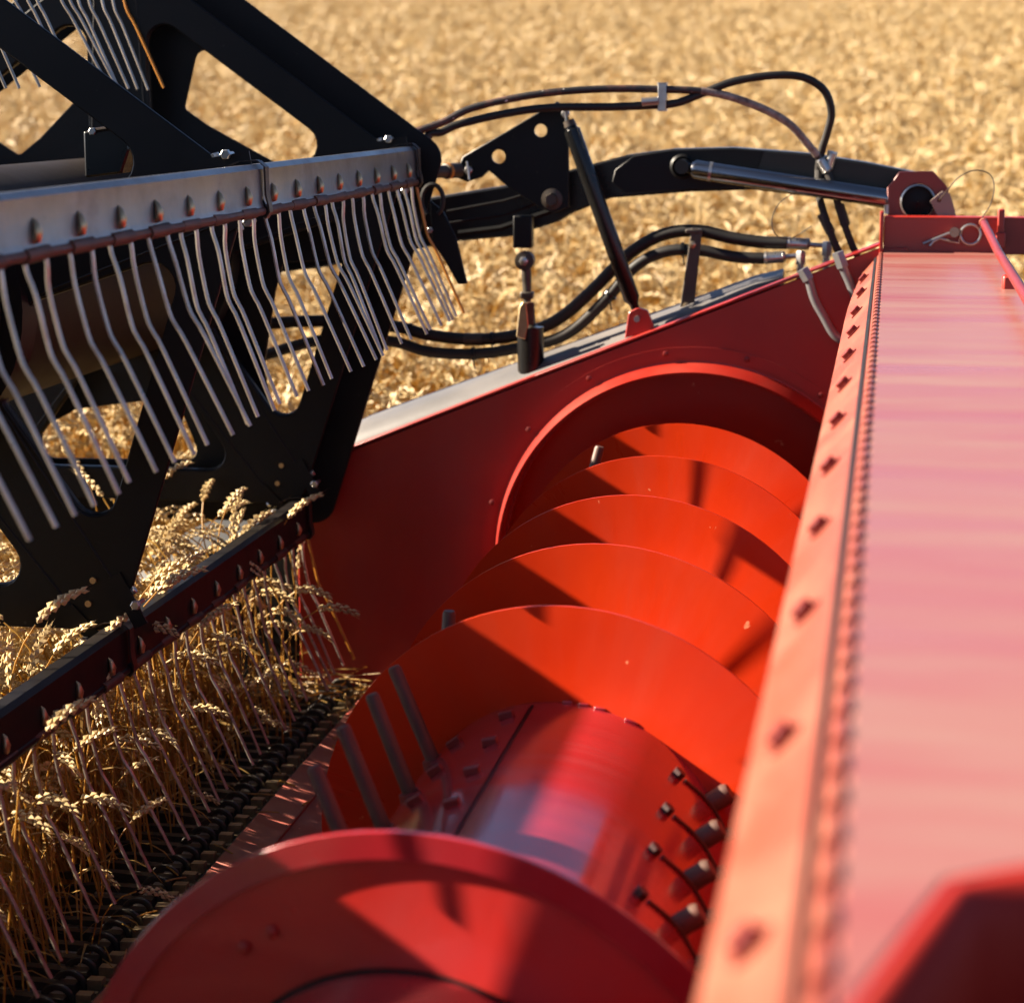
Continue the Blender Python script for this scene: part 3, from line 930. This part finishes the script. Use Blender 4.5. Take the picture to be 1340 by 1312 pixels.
plate_xz(xz([(676, 440), (680, 402), (684, 395), (689, 396), (692, 425), (688, 444)], YT - .02), [], YT - .022, 0.006).build('gusset', 'brass_zinc', tk)
MB().box(at(694, 410, YT - 0.02), (0.013, 0.006, 0.045)).build('gusset', 'rust', tk, bevel=0.001)


def hose(pts, Y0, Y1, r, label, mat='rubber', n=5):
    P = []
    for i, (x, y) in enumerate(pts):
        P.append(at(x, y, Y0 + (Y1 - Y0) * i / (len(pts) - 1)))
    S = smooth(P, n)
    o = thing('hydraulic_hose', tuple(P[0]), label, 'hose', 'hydraulic hoses beside the reel arm')
    MB().tube(S, r, 12).build('sleeve', mat, o)
    return o, P, S


def crimp(o, a, b, r, mat='zinc', name='crimp_fitting'):
    a = Vector(a); b = Vector(b)
    MB().tube([a, a.lerp(b, .12), a.lerp(b, .14), a.lerp(b, .86), a.lerp(b, .88), b], [r * .9, r, r * .92, r * .92, r, r * .75], 12).build(name, mat, o)


hA, PA, SA = hose([(508, 186), (540, 174), (580, 160), (620, 141), (700, 124), (780, 117), (860, 117), (930, 121), (985, 137), (1030, 160), (1058, 190), (1073, 208)], 4.38, 4.56, 0.0072,
                  'thin worn hose with pale markings, uppermost along most of the arm, passing through zinc clip', 'hose_marked')
crimp(hA, PA[-1], at(1083, 226, 4.56), 0.0105)
MB().tube(SA[-22:-2], 0.0077, 12).build('worn_section', 'hose_worn', hA)
hA2 = MB().tube(smooth([at(1083, 226, 4.56), at(1093, 255, 4.55), at(1102, 285, 4.54), at(1114, 318, 4.53), at(1122, 335, 4.53)], 5), 0.0072, 10).build('hose_tail', 'rubber', hA)
crimp(hA, at(1098, 268, 4.55), at(1107, 296, 4.54), 0.0105, 'dull_plate')
hB, PB, SB = hose([(553, 196), (561, 176), (578, 173), (600, 163), (660, 149), (720, 141), (800, 140), (850, 138), (885, 135), (920, 122), (960, 107), (1010, 99), (1050, 101), (1078, 118), (1088, 146),
                   (1083, 172), (1075, 198), (1071, 222)], 4.40, 4.58, 0.0078, 'plain black hose curving up into the big loop at far right over the arm')
crimp(hB, PB[0], PB[1], 0.0098, 'dull_plate')
crimp(hB, at(1090, 198, 4.57), at(1083, 222, 4.57), 0.0105)
MB().tube(smooth([at(1071, 222, 4.58), at(1072, 255, 4.56), at(1080, 285, 4.54), at(1092, 318, 4.53), at(1105, 345, 4.53)], 5), 0.0076, 10).build('hose_tail', 'rubber', hB)
crimp(hB, at(1075, 280, 4.545), at(1088, 306, 4.535), 0.0105, 'dull_plate')
hC, PC, SC = hose([(330, 425), (420, 420), (515, 427), (560, 438), (620, 444), (680, 438), (730, 418), (775, 380), (820, 335), (865, 308), (912, 302), (960, 312), (1000, 317), (1030, 318)], 4.64, 4.58, 0.0125,
                  'thick black hose, upper one of the pair sagging below the arm')
crimp(hC, PC[-1], at(1060, 320, 4.58), 0.0125)
hD, PD, SD = hose([(330, 470), (420, 445), (508, 446), (560, 460), (620, 463), (680, 455), (740, 438), (790, 395), (830, 350), (868, 330), (912, 327), (960, 336), (1000, 338)], 4.62, 4.57, 0.0115,
                  'thick black hose, lower one of the pair sagging below the arm')
crimp(hD, PD[-1], at(1028, 336, 4.57), 0.0125)
for p0, p1, o in ((at(1060, 320, 4.58), at(1082, 322, 4.58), hC), (at(1028, 336, 4.57), at(1048, 334, 4.57), hD)):
    b = MB().cyl(p0, p1, 0.005, 10)
    b.hexa(p1 - Vector((0, 0, .018)), (0, 0, 1), 0.0105, 0.024).cyl(p1 - Vector((0, 0, .016)), p1 - Vector((0, 0, .05)), 0.0075, 12)
    b.build('banjo_fitting', 'zinc', o)
# zip ties on the lower pair
for S, o, idxs in ((SC, hC, (12, 22)), (SD, hD, (20, 36, 48))):
    z = MB()
    for i in idxs:
        a, b = S[i], S[i + 1]; d = (b - a).normalized()
        z.tube([a - d * .003, a + d * .003], 0.0145, 12)
        z.cyl(a + Vector((0, -.01, -.008)), a + Vector((0.004, -.012, -.030)), 0.0015, 6)
    z.build('cable_tie', 'black_gloss', o)
tape = MB().tube([SC[19], SC[20], SC[21]], 0.0132, 12); tape.build('tape_band', 'dull_plate', hC)

hclip = thing('hose_clip', tuple(at(865, 127, 4.47)), 'small zinc hose clip with threaded screw joining the two upper hoses', 'hose clip')
q = MB()
ca, cbb = at(867, 111, 4.48), at(867, 143, 4.48)
q.box((ca + cbb) / 2 + Vector((0, -.012, 0)), (0.016, 0.004, 0.052)).box((ca + cbb) / 2 + Vector((0, .012, 0)), (0.016, 0.004, 0.052))
q.box(ca + Vector((0, 0, .002)), (0.018, 0.028, 0.004)).box(cbb - Vector((0, 0, .002)), (0.018, 0.028, 0.004))
q.build('clip_body', 'zinc', hclip, bevel=0.001)
q = MB(); a, b = at(840, 134, 4.46), at(862, 132, 4.46)
for k in range(7):
    q.tube([a.lerp(b, k / 7), a.lerp(b, k / 7 + .09)], 0.0085, 12)
q.cyl(a, b, 0.006, 10); q.build('clip_screw', 'zinc', hclip)

hb = thing('hose_bracket', tuple(at(896, 410, 4.55)), 'upright dull flat-steel bracket holding the lower hose pair behind the end plate', 'bracket')
q = plate_xz(xz([(905, 298), (919, 301), (907, 412), (888, 414)], 4.55), [], 4.552, 0.006)
q.build('flat_bar', 'dull_plate', hb)
MB().hexa(at(906, 320, 4.548), (0, -1, 0), 0.0075, 0.006).hexa(at(898, 400, 4.548), (0, -1, 0), 0.007, 0.005).build('bolt', 'brass_zinc', hb)
MB().box(at(908, 302, 4.57), (0.030, 0.05, 0.008)).build('hose_saddle', 'dull_plate', hb, bevel=0.002)

for pts, lab in (([(1050, 352), (1058, 366), (1066, 392), (1078, 414), (1092, 438), (1110, 449)], 'bent zinc hydraulic pipe dropping inside the end plate, left of its pair'),
                 ([(1096, 330), (1103, 350), (1112, 370), (1120, 392)], 'short zinc hydraulic pipe beside the bolted strip, right of its pair')):
    o = thing('hydraulic_pipe', tuple(at(pts[0][0], pts[0][1], YE - .02)), lab, 'pipe', 'rigid pipes inside the end plate')
    P = [at(x, y, YE - 0.025) for x, y in pts]
    MB().tube(smooth(P, 5), 0.0085, 12).build('pipe', 'pipe_zinc', o)
    MB().tube([P[0], P[1]], 0.0125, 6).build('union_nut', 'pipe_zinc', o)

# ------------------------------------------------------------------ small loose things on the beam end
pin = thing('spring_pin', tuple(at(1240, 308, 4.40)), 'bare steel spring clip pin with looped end on the red end channel', 'spring pin')
PY = YE - 0.001
ringc = at(1270, 307, PY); q = MB(); pts = []
for k in range(22):
    w = R(200 - 380 * k / 21)
    pts.append((ringc.x + 0.0185 * math.cos(w), PY - 0.003 * k / 21, ringc.z + 0.0185 * math.sin(w)))
wire1 = [at(1208, 319, PY), at(1225, 312, PY), at(1240, 306, PY), at(1252, 302, PY)] + [Vector(p) for p in pts] + [at(1255, 318, PY), at(1240, 315, PY), at(1230, 312, PY), at(1222, 316, PY), at(1217, 322, PY)]
q.tube(wire1, 0.0028, 8); q.build('wire', 'zinc', pin)
MB().cyl(at(1249, 304, PY + 0.008), at(1249, 304, PY - 0.012), 0.0095, 16).build('pin_head', 'tag_metal', pin)
tg = thing('metal_tag', tuple(at(1235, 280, 4.49)), 'small bent tag wired to the red pivot ear', 'tag')
plate_xz(xz([(1217, 263), (1233, 250), (1243, 253), (1247, 265), (1252, 285), (1228, 285)], 4.495), [circle(at(1229, 262, 4.495).x, at(1229, 262, 4.495).z, 0.004, 12)], 4.495, 0.002, bevel=.0004).build('tag_plate', 'tag_metal', tg)
MB().tube(smooth([at(1229, 262, 4.49), at(1242, 246, 4.47), at(1255, 232, 4.46), at(1275, 223, 4.46), at(1295, 228, 4.46), at(1301, 245, 4.45), at(1296, 268, 4.44), at(1286, 284, 4.43), at(1283, 300, 4.42)], 5), 0.0011, 6).build('tie_wire', 'dull_plate', tg)
cwire = MB().tube(smooth([at(1045, 250, 4.52), at(1033, 256, 4.51), at(1018, 268, 4.51), at(1010, 290, 4.5), at(1016, 308, 4.5), at(1035, 312, 4.5), at(1062, 296, 4.5)], 5), 0.0011, 6)
o = cwire.build('wire_loop', 'dull_plate'); tag(o, 'thin loose loop of wire hanging under the hydraulic cylinder', 'wire')
rod = thing('prop_rod', (0.545, 3.4, 1.30), 'thin red rod lying along the right edge of the dusty panel', 'rod')
rp0, rp1 = at(1287, 291, YE - 0.01), Vector((0.545, 2.4, 1.325))
MB().tube([rp0, Vector((0.545, 3.9, 1.33)), rp1], 0.0075, 12).build('shaft', 'red_bolt', rod)
MB().cyl(rp0, rp0 + (Vector((0.545, 3.9, 1.33)) - rp0).normalized() * .02, 0.0085, 12).build('tip', 'red_strip', rod)
MB().box((0.55, 3.62, 1.302), (0.022, 0.03, 0.026)).build('rest', 'red_paint', rod, bevel=0.004)

# ------------------------------------------------------------------ wheat
proto = bpy.data.collections.new('wheat_clumps')


def ear(mb, p, d, bend, L, q, detail):
    """head of wheat: two rows of overlapping spikelets on a curving axis, short awns"""
    p = Vector(p); d = Vector(d).normalized()
    side = d.cross(Vector((q.uniform(-1, 1), q.uniform(-1, 1), 0.3))).normalized()
    n = 10 if detail else 6
    for i in range(n):
        t = i / (n - 1)
        d = (d + Vector(bend) * (1.0 / n)).normalized()
        side = (side - d * side.dot(d)).normalized(); oth = d.cross(side)
        p = p + d * (L / n)
        w = (0.0060 if detail else 0.0050) * (0.65 + 0.6 * math.sin(math.pi * min(1, t * 0.8 + 0.18)))
        for s in (-1, 1):
            sd = (side * s if i % 2 == 0 else (side * s * .55 + oth * s * .8))
            c = p + sd * w * 0.75
            ax = (d + sd * 0.30).normalized()
            a = ax.cross(oth).normalized(); b = ax.cross(a)
            l2 = L / n * 1.35
            vs = [c - ax * l2 * .5, c + a * w * .62, c + b * w * .8, c - a * w * .62, c - b * w * .8, c + ax * l2 * .75]
            mb.add(vs, [(0, 2, 1), (0, 3, 2), (0, 4, 3), (0, 1, 4), (5, 1, 2), (5, 2, 3), (5, 3, 4), (5, 4, 1)], 2)
            if detail and (i > 2) and q.random() < .55:
                e = c + ax * l2 * .7; tip = e + (ax + d).normalized() * q.uniform(.008, .02) * (2.0 if i == n - 1 else 1)
                mb.add([e + a * .0005, e - a * .0005, tip], [(0, 1, 2)], 2)


def ribbon(mb, p, d, L, w, droop, q, mi):
    p = Vector(p); d = Vector(d).normalized(); sd = d.cross(Vector((0, 0, 1)))
    if sd.length < .01: sd = Vector((1, 0, 0))
    sd.normalize(); tw = q.uniform(-.5, .5); n = 5; vs = []
    for i in range(n + 1):
        t = i / n; ww = w * (1 - t) ** .6
        sd2 = Matrix.Rotation(tw * t * 2.5, 3, d) @ sd
        vs += [p + sd2 * ww, p - sd2 * ww]
        d = (d + Vector((q.uniform(-.15, .15), q.uniform(-.15, .15), -droop * (0.3 + t)))).normalized()
        p = p + d * L / n
    mb.add(vs, [(2 * i, 2 * i + 1, 2 * i + 3, 2 * i + 2) for i in range(n)], mi)


def stalk(mb, x, y, h, lean, q, detail, wig=0.05):
    d = (Vector((lean[0], lean[1], 1))).normalized()
    p = Vector((x, y, -0.03)); pts = [p.copy()]; n = 6
    for i in range(n):
        d = (d + Vector((lean[0] * .16 + q.uniform(-wig, wig), lean[1] * .16 + q.uniform(-wig, wig), 0))).normalized()
        p = p + d * h / n; pts.append(p.copy())
    az = q.uniform(0, 6.28); nod = q.uniform(0.2, 1.25)
    kb = 7.0 if detail else 2.0
    hv = Vector((math.cos(az) + lean[0] * kb, math.sin(az) + lean[1] * kb, 0))
    hv = hv.normalized() * nod
    for i in range(3):
        d = (d + hv * .35 + Vector((0, 0, -.13 * nod))).normalized()
        p = p + d * 0.03; pts.append(p.copy())
    mb.tube(pts, [0.0019] * (n - 1) + [0.0014] * (len(pts) - n + 1), 4 if detail else 3, False, 0)
    ear(mb, p, d, hv * .8 + Vector((0, 0, -1.2 * nod)), q.uniform(.07, .10), q, detail)
    for k in range(q.choice((1, 1, 2)) if detail else 1):
        i = q.randint(2, n - 1); a2 = q.uniform(0, 6.28)
        ribbon(mb, pts[i], (math.cos(a2) * .8, math.sin(a2) * .8, q.uniform(.2, 1)), q.uniform(.10, .22), q.uniform(.003, .0055), q.uniform(.25, .7), q, 1)


def clump(name, seed, count, size, lean0, detail, hh=(0.72, 0.9)):
    q = random.Random(seed); mb = MB()
    for i in range(count):
        a = q.uniform(0, 6.28); r = size * math.sqrt(q.random())
        ln = (lean0[0] + q.gauss(0, .10), lean0[1] + q.gauss(0, .10))
        stalk(mb, r * math.cos(a), r * math.sin(a), q.uniform(*hh) - 0.05, ln, q, detail, 0.03 if detail else 0.05)
    me = bpy.data.meshes.new(name); me.from_pydata(mb.v, [], mb.f)
    for m in ('wheat_stem', 'wheat_leaf', 'wheat_ear'): me.materials.append(MATS[m])
    me.polygons.foreach_set('material_index', mb.mi)
    o = bpy.data.objects.new(name, me)
    return o


coll_near = bpy.data.collections.new('wheat_near'); coll_far = bpy.data.collections.new('wheat_far')
for i in range(14): coll_near.objects.link(clump('wheat_clump', 100 + i, 5, 0.055, (-0.15, 0.02), True))
for i in range(9): coll_far.objects.link(clump('wheat_clump', 200 + i, 26, 0.19, (0.10, -0.05), False))


def scatter(name, pts, coll, label):
    me = bpy.data.meshes.new(name)
    me.from_pydata([p[0] for p in pts], [], [])
    a = me.attributes.new('rot', 'FLOAT_VECTOR', 'POINT'); a.data.foreach_set('vector', [c for p in pts for c in p[1]])
    a = me.attributes.new('scl', 'FLOAT', 'POINT'); a.data.foreach_set('value', [p[2] for p in pts])
    a = me.attributes.new('idx', 'INT', 'POINT'); a.data.foreach_set('value', [p[3] for p in pts])
    o = bpy.data.objects.new(name, me); col.objects.link(o)
    ng = bpy.data.node_groups.new(name, 'GeometryNodeTree')
    ng.interface.new_socket(name='Geometry', in_out='INPUT', socket_type='NodeSocketGeometry')
    ng.interface.new_socket(name='Geometry', in_out='OUTPUT', socket_type='NodeSocketGeometry')
    N = ng.nodes; L = ng.links
    gi = N.new('NodeGroupInput'); go = N.new('NodeGroupOutput')
    iop = N.new('GeometryNodeInstanceOnPoints'); ci = N.new('GeometryNodeCollectionInfo')
    ci.inputs['Collection'].default_value = coll
    ci.inputs['Separate Children'].default_value = True; ci.inputs['Reset Children'].default_value = True

    def na(nm, dt):
        x = N.new('GeometryNodeInputNamedAttribute'); x.data_type = dt; x.inputs['Name'].default_value = nm
        return x.outputs['Attribute']
    L.new(gi.outputs[0], iop.inputs['Points']); L.new(ci.outputs[0], iop.inputs['Instance'])
    iop.inputs['Pick Instance'].default_value = True
    L.new(na('idx', 'INT'), iop.inputs['Instance Index'])
    L.new(na('rot', 'FLOAT_VECTOR'), iop.inputs['Rotation'])
    L.new(na('scl', 'FLOAT'), iop.inputs['Scale'])
    L.new(iop.outputs[0], go.inputs[0])
    md = o.modifiers.new('scatter', 'NODES'); md.node_group = ng
    return tag(o, label, 'wheat', kind='stuff')


q = random.Random(11)
pts = []
# standing crop in front of the knife
for i in range(500):
    y = q.uniform(1.0, 4.2); x = -0.88 - 1.42 * q.random() ** 1.6
    pts.append(((x, y, 0.0), (q.uniform(-.05, .05), q.uniform(-.08, .04), q.uniform(-.45, .45)), q.uniform(.80, 1.0), q.randrange(14)))
for i in range(270):
    pts.append(((q.uniform(-.83, -.69), q.uniform(1.6, 4.22), 0.0), (q.uniform(-.06, .06), q.uniform(-.24, -.12), q.uniform(-.35, .35)), q.uniform(.84, 1.0), q.randrange(14)))
for i in range(130):
    pts.append(((q.uniform(-.95, -.78), q.uniform(1.6, 4.2), 0.0), (q.uniform(-.10, .10), q.uniform(-.12, .10), q.uniform(-.5, .5)), q.uniform(.52, .78), q.randrange(14)))
scatter('standing_wheat', pts, coll_near, 'ripe golden wheat stalks standing between reel tines and cutter bar')
pts = []
cell = 0.225
iy = 0
y = 4.88
while y < 46:
    half = 2.2 + 0.42 * y
    x = -half - 0.6 * (y > 0)
    step = cell if y < 30 else cell * 1.25
    while x < half * 0.85:
        px, py = x + q.uniform(-.1, .1), y + q.uniform(-.1, .1)
        if py > 4.93:
            pts.append(((px, py, ground_z(px, py)), (q.uniform(-.08, .08), q.uniform(-.08, .08), q.choice((0, 0, 0.5, -0.5, 1.0, -1.2, 2.2)) + q.uniform(-.3, .3)), q.uniform(.94, 1.04), q.randrange(9)))
        x += step
    y += step
for i in range(230):
    y = q.uniform(3.0, 4.6) if i % 3 else q.uniform(-2, 3.0); x = q.uniform(-5.5, -2.2)
    pts.append(((x, y, 0), (0, 0, q.uniform(0, 6.28)), q.uniform(.9, 1.05), q.randrange(9)))
scatter('wheat_field', pts, coll_far, 'field of ripe golden wheat beyond the header, out of focus')

# loose straw lying on the trough floor and in the corner of the end plate
lit = MB(); q = random.Random(5)
for i in range(150):
    if i < 70:
        x, y = q.uniform(-.80, -.62), q.uniform(4.22, 4.41); z = KZ + q.uniform(-.002, .03)
    else:
        x, y = q.uniform(-.70, -.50), q.uniform(1.6, 4.3); z = (0.4155 - max(0, x + .642) * .28) + .003
    a = q.uniform(0, 6.28); L = q.uniform(.01, .05) if i >= 70 else q.uniform(.03, .10)
    d = Vector((math.cos(a), math.sin(a), q.uniform(-.1, .25) if i < 70 else -.12 * math.cos(a)))
    p = Vector((x, y, z))
    lit.tube([p, p + d * L * .5 + Vector((0, 0, .001)), p + d * L], q.uniform(.0008, .0017), 5, mi=i % 2)
tag(lit.build('straw_litter', ['wheat_stem', 'wheat_leaf']), 'loose cut straw lying on the red trough floor and cutter bar', 'straw', kind='stuff')
